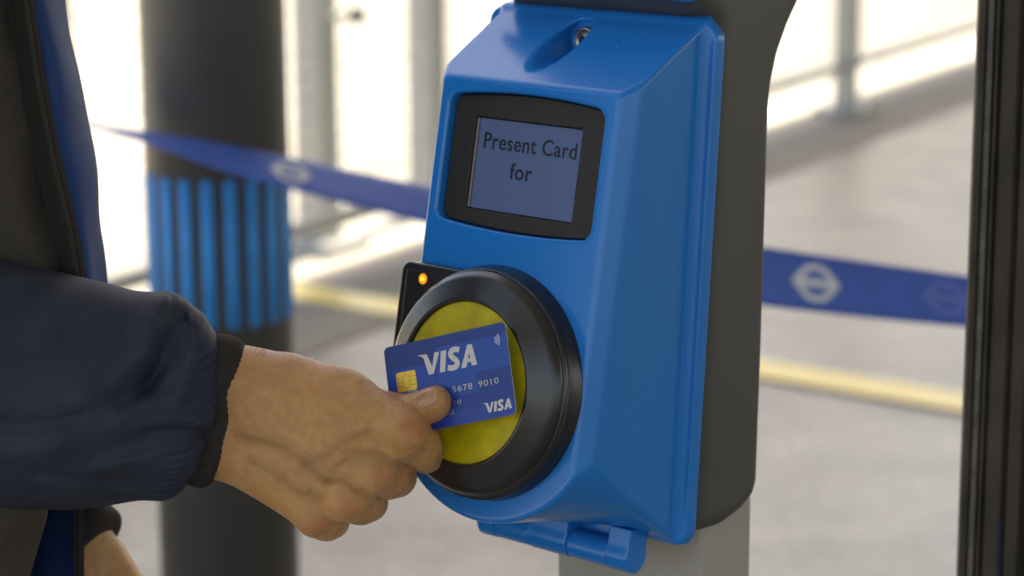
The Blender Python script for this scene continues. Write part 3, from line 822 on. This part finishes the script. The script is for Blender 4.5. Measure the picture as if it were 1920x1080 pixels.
L.new(mx3.outputs[2], b.inputs['Base Color'])
b.inputs['Sheen Weight'].default_value = .10; b.inputs['Sheen Roughness'].default_value = .35; b.inputs['Roughness'].default_value = .46; b.inputs['Specular IOR Level'].default_value = .4
b.inputs['Subsurface Weight'].default_value = .25; b.inputs['Subsurface Radius'].default_value = (1, .4, .2); b.inputs['Subsurface Scale'].default_value = .003
vo = N.new('ShaderNodeTexVoronoi'); vo.feature = 'DISTANCE_TO_EDGE'; vo.inputs['Scale'].default_value = 620; L.new(tc.outputs['Object'], vo.inputs['Vector'])
sm_ = N.new('ShaderNodeMath'); sm_.operation = 'ADD'; L.new(n2.outputs['Fac'], sm_.inputs[0]); L.new(vo.outputs[0], sm_.inputs[1])
bp = N.new('ShaderNodeBump'); bp.inputs['Strength'].default_value = .55; bp.inputs['Distance'].default_value = .0011
L.new(sm_.outputs[0], bp.inputs['Height']); L.new(bp.outputs[0], b.inputs['Normal'])

SK = np.array([.57, .285, .108])
def hand_tone(P):
    col = np.tile(SK, (len(P), 1)); red = np.array([.46, .135, .07]); pale = np.array([.47, .30, .19]); vein_shade = np.array([.25, .15, .06])
    def mixin(w_, c): col[:] = col*(1-w_[:, None])+c*w_[:, None]
    for c, s, a in ((I_M+[4, 3, 10], 7.5, .5), (M_M+[4, 0, 10], 7, .45), (R_M+[3, -2, 10], 7, .42), (P_M+[2, -4, 8], 8, .48), (T_T, 9, .3)):
        mixin(a*np.exp(-(((P-c)**2).sum(1))/(s*s)), red)
    for c in (I_P, M_P, R_P, P_P): mixin(.4*np.exp(-(((P-c-np.array([4, -2, 0]))**2).sum(1))/(12*12)), pale)
    for pts, a, wd in VE[:4]:
        mixin(.42*np.exp(-(poly_dist(P[:, 0], P[:, 1]+1.6, pts)/(wd*1.1))**2)*np.clip((P[:, 2]+10)/12, 0, 1), vein_shade)  # vein tone shifted below each ridge, painting its shade into the skin
    for (x, y), r in (((678, 716), 1.6), ((583, 917), 1.8), ((560, 730), .9)):
        c = hp(x, y, 10); mixin(.5*np.exp(-(((P[:, :2]-c[:2])**2).sum(1))/(r*r)), np.array([.2, .09, .04]))
    return col

# coarse rest of the body: left forearm and hand, neck, head, trunk, legs - world metres
def bw(px, py, d): return at(px, py, d)
SHX, SHY = -.465, 1.485                              # axis of the trunk
L_EL, L_WR = np.array([-.46, 1.575, 1.04]), bw(124, 985, 1.565)
L_KN = bw(152, 1110, 1.555)
def body_skin(p):
    d = capsule(p, L_EL, L_WR, .042, .023)
    d = smin(d, capsule(p, L_WR, L_KN, .023, .026), .02)
    dn = ud(L_WR, L_KN); sd_ = np.cross(dn, fw); sd_ /= np.linalg.norm(sd_)
    for k, (o_, l) in enumerate(((-.022, .070), (-.007, .080), (.008, .076), (.022, .062))):
        a = L_KN+sd_*o_+dn*.012; b_ = a+dn*l*.5-fw*.006; c_ = b_+dn*l*.5-fw*.022
        d = smin(d, smin(capsule(p, a, b_, .0105, .0095), capsule(p, b_, c_, .0095, .0075), .003), .006)
    a = L_WR+dn*.03+sd_*.022; d = smin(d, capsule(p, a, a+dn*.045+sd_*.020-fw*.012, .014, .011), .012)
    d = smin(d, capsule(p, a+dn*.045+sd_*.020-fw*.012, a+dn*.085+sd_*.018-fw*.03, .0115, .009), .006)
    h = np.array([SHX+.02, SHY, 1.66])
    d = np.minimum(d, capsule(p, (SHX, SHY, 1.40), (SHX+.01, SHY, 1.56), .065, .058))
    f = ellipsoid(p, h, (.098, .078, .125)); f = smin(f, ellipsoid(p, h+[.04, 0, -.06], (.062, .055, .065)), .03)
    f = smin(f, capsule(p, h+[.10, 0, .01], h+[.122, 0, -.03], .010, .016), .015)
    for s in (-1, 1):
        f = smin(f, ellipsoid(p, h+[-.005, s*.079, -.005], (.028, .012, .034)), .008)
        f = smax(f, -ellipsoid(p, h+[.098, s*.033, .012], (.018, .018, .012)), .012)
    f = smax(f, -capsule(p, h+[.103, -.022, -.068], h+[.103, .022, -.068], .0035, .0035), .006)
    d = smin(d, f, .02)
    d = smin(d, ellipsoid(p, (SHX, SHY, 1.20), (.10, .10, .24)), .04)
    d = smin(d, capsule(p, (SHX, SHY+.09, 1.38), L_EL, .05, .042), .03)
    return d
BV, BQ = sdf_mesh(body_skin, (-.72, 1.25, .70), (-.2, 1.85, 1.83), .0045, slack=1.6)
HVw = hw(HV); tone = np.concatenate([hand_tone(HV), np.tile(SK*[1.1, 1.2, 1.3], (len(BV), 1))])
person = fast_mesh('person', np.concatenate([HVw, BV]), np.concatenate([HQ, BQ+len(HV)]), M_skin)
ca = person.data.color_attributes.new('tone', 'FLOAT_COLOR', 'POINT')
ca.data.foreach_set('color', np.concatenate([tone, np.ones((len(tone), 1))], 1).astype(np.float32).ravel())
tag(person, 'person in a navy jacket and dark grey top holding a bank card to the reader', 'person')

# thumbnail: a curved plate laid on the thumb
M_nail = mat('thumb_nail', (.46, .225, .12), .26, spec=.5, sss=.2)
M_nailw = mat('nail_edge', (.56, .40, .26), .35)
axt = ud(T_I, T_T); nz = np.array([-.12, .46, .88]); nz -= axt*(nz @ axt); nz /= np.linalg.norm(nz); bt = np.cross(nz, axt)
cN = T_I*.30+T_T*.70+axt*4.4
def nail(name, s0, s1, m, lift, hwid=5.9):
    V = []; nu, nv = 11, 13
    for i in range(nu):
        for j in range(nv):
            q_ = s0+(s1-s0)*i/(nu-1); t = 2*j/(nv-1)-1
            u = 6.6*q_*math.sqrt(1-.42*t*t); v = hwid*t*math.sqrt(max(.05, 1-.36*q_*q_))
            V.append(cN+axt*u+bt*v+nz*16)
    V = np.array(V, np.float32)
    for _ in range(40): V = V-np.maximum(hand(V)-.0, -1)[:, None]*.8*nz.astype(np.float32)
    V = V+nz*lift
    Vb = V-nz*.9
    A_ = np.concatenate([V, Vb]); Fc = []; o_ = nu*nv
    for i in range(nu-1):
        for j in range(nv-1):
            a = i*nv+j; Fc.append((a, a+nv, a+nv+1, a+1)); Fc.append((a+o_, a+1+o_, a+nv+1+o_, a+nv+o_))
    rim = [i*nv for i in range(nu)]+[(nu-1)*nv+j for j in range(1, nv)]+[i*nv+nv-1 for i in range(nu-2, -1, -1)]+[j for j in range(nv-2, 0, -1)]
    for a, c in zip(rim, rim[1:]+rim[:1]): Fc.append((a, c, c+o_, a+o_))
    return mesh(name, hw(A_), Fc, m, person, True)
tn = nail('thumb_nail', -1.0, 1.0, M_nail, .28)
nail('nail_edge', .96, 1.07, M_nailw, .38)
tn['label'] = 'pinkish thumb nail'
# a few hairs at the wrist
bm = bmesh.new(); r2 = random.Random(3)
for k in range(22):
    x = r2.uniform(463, 500) if k < 15 else r2.uniform(500, 600)
    q = np.array([hp(x, 640, r2.uniform(-22, -8))], np.float32)
    for _ in range(40): q[:, 1] -= np.maximum(hand(q), -1)*.8
    a = q[0]; ln = r2.uniform(3.5, 8.5) if k < 15 else r2.uniform(1.5, 3); dx = r2.uniform(-.2, .9)
    pts = [hw(a+np.array([dx*ln*t*t, ln*t*(1-.30*t), 1.2*t])) for t in (0, .33, .66, 1)]
    add_tube(bm, pts, [.00009, .00008, .00006, .00003], 3)
tag(bm_obj('arm_hair', bm, mat('brown_hair', (.09, .05, .02), .5), person), kind='stuff')

# ---- jacket sleeve and cuff
M_navy = mat('navy_jacket_cloth', (.040, .045, .070), .62, noise=.2, nscale=30, bump=.3, bscale=1500, spec=.15)
M_rib = mat('black_rib_knit', (.036, .030, .027), .85, bump=.2, bscale=900, spec=.2)
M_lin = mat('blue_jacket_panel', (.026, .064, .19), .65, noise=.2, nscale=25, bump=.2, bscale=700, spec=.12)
M_knit = mat('charcoal_knit', (.070, .058, .050), .9, bump=.0, spec=.15)
def weave(m, scale=900, rot=.6, strength=.5):
    N = m.node_tree.nodes; L = m.node_tree.links; b = N['Principled BSDF']
    tc = [n for n in N if n.type == 'TEX_COORD'][0] if any(n.type == 'TEX_COORD' for n in N) else N.new('ShaderNodeTexCoord')
    mp = N.new('ShaderNodeMapping'); mp.inputs['Rotation'].default_value = (0, rot, .3); L.new(tc.outputs['Object'], mp.inputs[0])
    wv = N.new('ShaderNodeTexWave'); wv.inputs['Scale'].default_value = scale; wv.bands_direction = 'Z'; L.new(mp.outputs[0], wv.inputs[0])
    bp = N.new('ShaderNodeBump'); bp.inputs['Strength'].default_value = strength; bp.inputs['Distance'].default_value = .0006
    L.new(wv.outputs['Fac'], bp.inputs['Height']); L.new(bp.outputs[0], b.inputs['Normal'])
weave(M_knit, 160, .6, .6)

FOLDS = [  # points, signed height (mm), half-width (mm): raised and sunken folds of the sleeve
    (((322, 600), (316, 640), (300, 680), (274, 722)), -5.0, 8), (((296, 572), (292, 620), (282, 660)), 4.5, 8),
    (((345, 600), (352, 660), (340, 730)), 4.0, 9), (((270, 722), (225, 765), (170, 800)), -2.5, 12),
    (((250, 575), (275, 625), (268, 690)), 2.0, 10), (((365, 820), (300, 818), (230, 835), (150, 868)), -2.8, 9),
    (((372, 800), (310, 795), (240, 800)), 2.2, 9), (((380, 760), (300, 770), (200, 800), (90, 815)), 1.4, 14),
    (((120, 775), (60, 790), (0, 780)), -1.8, 9), (((0, 720), (70, 735), (170, 745)), 1.2, 16),
    (((345, 880), (280, 868), (200, 872), (110, 890)), 1.8, 10), (((330, 905), (262, 905), (190, 905)), -1.4, 8),
    (((200, 600), (150, 650), (60, 690)), -1.6, 18), (((100, 560), (70, 600), (0, 620)), 1.6, 16),
    (((305, 640), (292, 690), (262, 730), (225, 750)), -2.2, 3.2), (((318, 700), (285, 745), (235, 778)), 1.7, 4.0),
    (((338, 590), (344, 640), (330, 690), (312, 730)), -1.5, 3.5), (((372, 812), (322, 806), (276, 812)), -2.0, 2.8),
    (((368, 838), (310, 842), (250, 862), (190, 876)), 1.6, 4.2), (((160, 775), (110, 792), (50, 796), (-20, 790)), -1.9, 4.0),
    (((270, 600), (255, 650), (225, 700), (170, 735)), 1.7, 7), (((120, 835), (60, 850), (-10, 852)), 1.5, 6), (((220, 905), (150, 900), (80, 885)), -1.5, 4),
    (((255, 640), (205, 700), (130, 728)), -1.5, 4.5), (((30, 560), (20, 620), (-20, 680)), -1.8, 7), (((140, 600), (110, 650), (50, 668)), -1.3, 5),
    (((372, 690), (362, 730), (366, 770)), -1.3, 5), (((388, 640), (396, 690), (392, 750)), 1.0, 6),
]
FO = [([tuple(hp(x, y, 30)[:2]) for x, y in p], a, wd) for p, a, wd in FOLDS]
CUFF_A, CUFF_B = hp(410, 632, 0), hp(341, 914, 0)
cx_ = np.array([420-395, 0, 0.])
def sleeve(p):
    d = capsule(p, hp(-160, 690, -10), hp(120, 740, -14), 74, 62)
    d = smin(d, capsule(p, hp(-40, 655, -12), hp(150, 690, -14), 50, 46), 20)
    d = smin(d, capsule(p, hp(60, 770, -18), hp(290, 800, -18), 54, 43), 25)
    d = smin(d, capsule(p, hp(120, 690, -16), hp(300, 680, -18), 46, 38), 20)
    d = smin(d, capsule(p, hp(318, 645, -20), hp(322, 790, -20), 27, 40), 14)
    d = smin(d, capsule(p, hp(360, 690, -22), hp(340, 820, -22), 24, 28), 14)
    x, y, z = p[:, 0], p[:, 1], p[:, 2]
    # end at the cuff seam
    e = np.array([409-341, -(635-911)]); e = e/np.linalg.norm(e); nn = np.array([e[1], -e[0]])
    q0 = hp(409, 690, 0)
    bowl = ((y-q0[1])*.0075)**2*3.0
    cut = (x-hp(412, 690, 0)[0]) + .0042*(np.minimum(y-hp(0, 690, 0)[1]+0, 0))**2 + .012*(np.maximum(y-hp(0, 690, 0)[1], 0))**2
    d = smax(d, cut*.8, 10)
    m = np.clip((z+25)/20, 0, 1)
    for pts, a, wd in FO:
        d = d-1.35*a*m*np.exp(-(poly_dist(x, y, pts)/wd)**2)
    # gathers at the seam
    g = np.exp(-((cut+7)/8)**2); d = d-.8*g*np.sin((y*1.0+z*.6)*1.05)*m
    return d
SV, SQ = sdf_mesh(sleeve, (-330, -90, -110), (-55, 130, 75), 1.6, slack=1.9)
jacket = fast_mesh('jacket', hw(SV), SQ, M_navy, person); jacket['label'] = 'navy jacket with black zip edge and rib cuffs'
def cuff(p):
    d = capsule(p, hp(400, 706, -22), hp(385, 838, -23), 25, 24.5)
    d = smin(d, capsule(p, hp(428, 716, -22), hp(415, 835, -23), 24.5, 21.5), 10)
    x, y, z = p[:, 0], p[:, 1], p[:, 2]; yy = y-hp(0, 700, 0)[1]
    c1 = x-hp(458, 700, 0)[0]+.0050*np.minimum(yy, 0)**2+.010*np.maximum(yy-6, 0)**2
    d = smax(d, c1*.8, 5)
    d = smax(d, hp(330, 700, 0)[0]-x-.0*yy, 2)
    ang = np.arctan2(z+22, (y-hp(0, 770, 0)[1])*.6)
    return d-.15*np.sin(ang*62)
CV, CQ = sdf_mesh(cuff, (-125, -60, -70), (-50, 75, 25), .9, slack=1.6)
cf_ = fast_mesh('cuff', hw(CV), CQ, M_rib, jacket)

# ---- torso: charcoal top, jacket fronts, trousers, shoes, hair
def shirt(p):
    d = ellipsoid(p, (SHX+.0, SHY, 1.10), (.155, .115, .38))
    d = smin(d, ellipsoid(p, (SHX, SHY, 1.36), (.13, .125, .13)), .08)
    d = smin(d, capsule(p, (SHX, SHY, 1.38), (SHX+.005, SHY, 1.475), .085, .072), .04)
    d = smax(d, -(p[:, 2]-.80), .02); d = smax(d, p[:, 2]-1.50, .02)
    x, y, z = p[:, 0], p[:, 1], p[:, 2]
    d = d - .004*np.sin(z*42+y*30+1.0)*np.sin(y*18+x*25) - .003*np.sin(z*16-y*44)
    return d
TV, TQ = sdf_mesh(shirt, (-.75, 1.30, .76), (-.22, 1.80, 1.54), .007, slack=1.6)
fast_mesh('knit_top', TV, TQ, M_knit, person)
def sheet(name, rows, m, parent, thick=.004, nsub=8, wob=0.0):
    rows = [np.array(r) for r in rows]
    G = []
    for r in rows: G.append(np.array(spline(list(r), nsub)))
    G = np.array(G); out = []
    for k in range(G.shape[1]): out.append(np.array(spline(list(G[:, k]), nsub)))
    G = np.array(out).transpose(1, 0, 2)
    nr, nc = G.shape[:2]
    du = np.gradient(G, axis=0); dv = np.gradient(G, axis=1); nn = np.cross(du, dv); nn /= np.linalg.norm(nn, axis=2, keepdims=True)+1e-9
    if wob:
        i = np.arange(nr)[:, None]; j = np.arange(nc)[None]
        G = G+nn*(wob*(np.sin(i*.33+j*.28)+.6*np.sin(i*.17-j*.45+1)+.5*np.sin(i*.61+j*.12))[:, :, None])
    A_ = np.concatenate([G.reshape(-1, 3), (G-nn*thick).reshape(-1, 3)]); o_ = nr*nc; Fc = []
    for i in range(nr-1):
        for j in range(nc-1):
            a = i*nc+j; Fc += [(a, a+1, a+nc+1, a+nc), (a+o_, a+nc+o_, a+nc+1+o_, a+1+o_)]
    rim = [j for j in range(nc)]+[i*nc+nc-1 for i in range(1, nr)]+[(nr-1)*nc+j for j in range(nc-2, -1, -1)]+[i*nc for i in range(nr-2, 0, -1)]
    for a, c in zip(rim, rim[1:]+rim[:1]): Fc.append((a, c, c+o_, a+o_))
    return mesh(name, A_, Fc, m, parent, True)
def row(y, cols): return [at(x, y, d) for x, d in cols]
zx = lambda y: float(np.interp(y, (-300, 0, 160, 300, 420, 500, 560, 760), (30, 58, 82, 110, 139, 153, 162, 172)))
sx = lambda y: float(np.interp(y, (-300, 0, 60, 130, 250, 370, 480, 560, 760), (60, 117, 128, 150, 170, 185, 197, 200, 205)))
ys = (-300, -150, 0, 100, 200, 300, 400, 500, 600, 760)
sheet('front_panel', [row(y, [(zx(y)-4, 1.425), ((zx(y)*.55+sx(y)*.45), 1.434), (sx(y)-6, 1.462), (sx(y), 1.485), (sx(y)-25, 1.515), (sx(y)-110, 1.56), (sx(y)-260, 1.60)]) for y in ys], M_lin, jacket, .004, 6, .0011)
sheet('zip_facing', [row(y, [(zx(y)-46, 1.437), (zx(y)-24, 1.426), (zx(y)-9, 1.4215)]) for y in ys], M_rib, jacket, .003, 6)
sheet('zip_tape', [row(y, [(zx(y)-12, 1.4205), (zx(y)-2, 1.4205), (zx(y)+6, 1.4235)]) for y in ys], M_rib, jacket, .003, 6)
bm = bmesh.new()
for y in np.arange(-60, 760, 4.6):
    add_box(bm, at(zx(y)-10, y, 1.4185), (.0022, .0018, .0009))
tag(bm_obj('zip_teeth', bm, mat('dark_brass_teeth', (.04, .033, .02), .6, metal=.3), jacket), kind='stuff')
kx_ = lambda y: float(np.interp(y, (-300, 560, 700, 930, 1000, 1080, 1200, 1300), (zx(-300)-14, zx(560)-14, 130, 99, 77, 47, 5, -20))) if y > 560 else zx(y)-14
ys3 = (-300, -150, 0, 100, 200, 300, 400, 500, 600, 700, 800, 930, 1000, 1080, 1200, 1300)
sheet('knit_front', [row(y, [(kx_(y)-420, 1.47), (kx_(y)-220, 1.432), (kx_(y)-100, 1.430), (kx_(y)-40, 1.438), (kx_(y)-8, 1.452), (kx_(y), 1.475), (kx_(y)-20, 1.51)]) for y in ys3], M_knit, person, .003, 6, .0016)
ys2 = (740, 860, 940, 1020, 1100, 1200, 1300)
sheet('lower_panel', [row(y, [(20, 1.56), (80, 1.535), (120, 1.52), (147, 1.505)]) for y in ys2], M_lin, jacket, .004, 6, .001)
sheet('lower_zip_edge', [row(y, [(141, 1.5065), (148, 1.5015), (153, 1.507)]) for y in ys2], M_rib, jacket, .004, 5)
# left sleeve and cuff beyond the torso
def lsleeve(p): return smin(capsule(p, (SHX, SHY+.10, 1.37), L_EL, .065, .062), capsule(p, L_EL, L_WR+np.array([-.005, 0, .035]), .060, .030), .03)
LV, LQ = sdf_mesh(lsleeve, (-.72, 1.4, .85), (-.22, 1.9, 1.48), .008)
fast_mesh('left_sleeve', LV, LQ, M_navy, jacket)
dn_ = ud(L_EL, L_WR)
def lcuff(p):
    s = (p-L_WR) @ dn_; r = np.linalg.norm(p-L_WR-s[:, None]*dn_, axis=1)
    return round_join(r-.0290, np.abs(s+.004)-.030, .006)
LV, LQ = sdf_mesh(lcuff, L_WR-.07, L_WR+.07, .004); fast_mesh('cuff', LV, LQ, M_rib, jacket)
# jacket back and upper right arm, mostly outside the view
def jback(p):
    d = ellipsoid(p, (SHX-.02, SHY, 1.13), (.175, .135, .40)); d = smin(d, ellipsoid(p, (SHX-.01, SHY, 1.36), (.14, .145, .14)), .08)
    inner = ellipsoid(p, (SHX+.015, SHY, 1.12), (.170, .122, .42))
    d = np.maximum(d, -(p[:, 2]-.84)); d = smax(d, p[:, 2]-1.47, .02)
    d = np.maximum(d, p[:, 0]-(SHX-.03))
    ua = capsule(p, (SHX-.02, SHY-.15, 1.38), (SHX-.06, SHY-.18, 1.08), .075, .07)
    ua = smin(ua, capsule(p, (SHX-.06, SHY-.18, 1.08), hw(hp(-160, 700, -10)), .068, .07), .03)
    return smin(d, ua, .03)
LV, LQ = sdf_mesh(jback, (-.80, 1.15, .80), (-.24, 1.85, 1.54), .009, slack=1.7); fast_mesh('jacket_back', LV, LQ, M_navy, jacket)
M_trs = mat('dark_trousers', (.018, .018, .022), .85, bump=.2, bscale=600)
def trousers(p):
    d = ellipsoid(p, (SHX, SHY, .88), (.145, .135, .16))
    for s in (-1, 1):
        d = smin(d, smin(capsule(p, (SHX, SHY+s*.075, .84), (SHX+.02, SHY+s*.08, .48), .088, .065), capsule(p, (SHX+.02, SHY+s*.08, .48), (SHX, SHY+s*.085, .09), .064, .052), .03), .04)
    return smax(d, -(p[:, 2]-.05), .01)
LV, LQ = sdf_mesh(trousers, (-.75, 1.25, .0), (-.2, 1.8, 1.08), .011); fast_mesh('trousers', LV, LQ, M_trs, person)
for s in (-1, 1):
    def shoe(p, s=s):
        d = capsule(p, (SHX-.05, SHY+s*.085, .045), (SHX+.14, SHY+s*.10, .035), .045, .036); d = smin(d, capsule(p, (SHX-.02, SHY+s*.085, .05), (SHX-.01, SHY+s*.085, .10), .045, .045), .02)
        return smax(d, -p[:, 2]+.004, .004)
    LV, LQ = sdf_mesh(shoe, (-.68, 1.25, -.02), (-.2, 1.8, .18), .008); fast_mesh('shoe', LV, LQ, M_black, person)
def hair(p):
    h = np.array([SHX+.02, SHY, 1.66]); d = ellipsoid(p, h+[-.012, 0, .018], (.105, .088, .128))
    return smax(smax(d, p[:, 0]-(h[0]+.055)-(p[:, 2]-h[2]-.05)*.5, .02), -(p[:, 2]-h[2]+.07-(h[0]-p[:, 0])*.3), .02)
LV, LQ = sdf_mesh(hair, (-.65, 1.38, 1.5), (-.25, 1.72, 1.85), .006); fast_mesh('hair', LV, LQ, mat('dark_brown_hair', (.05, .03, .015), .6, bump=.5, bscale=500), person)
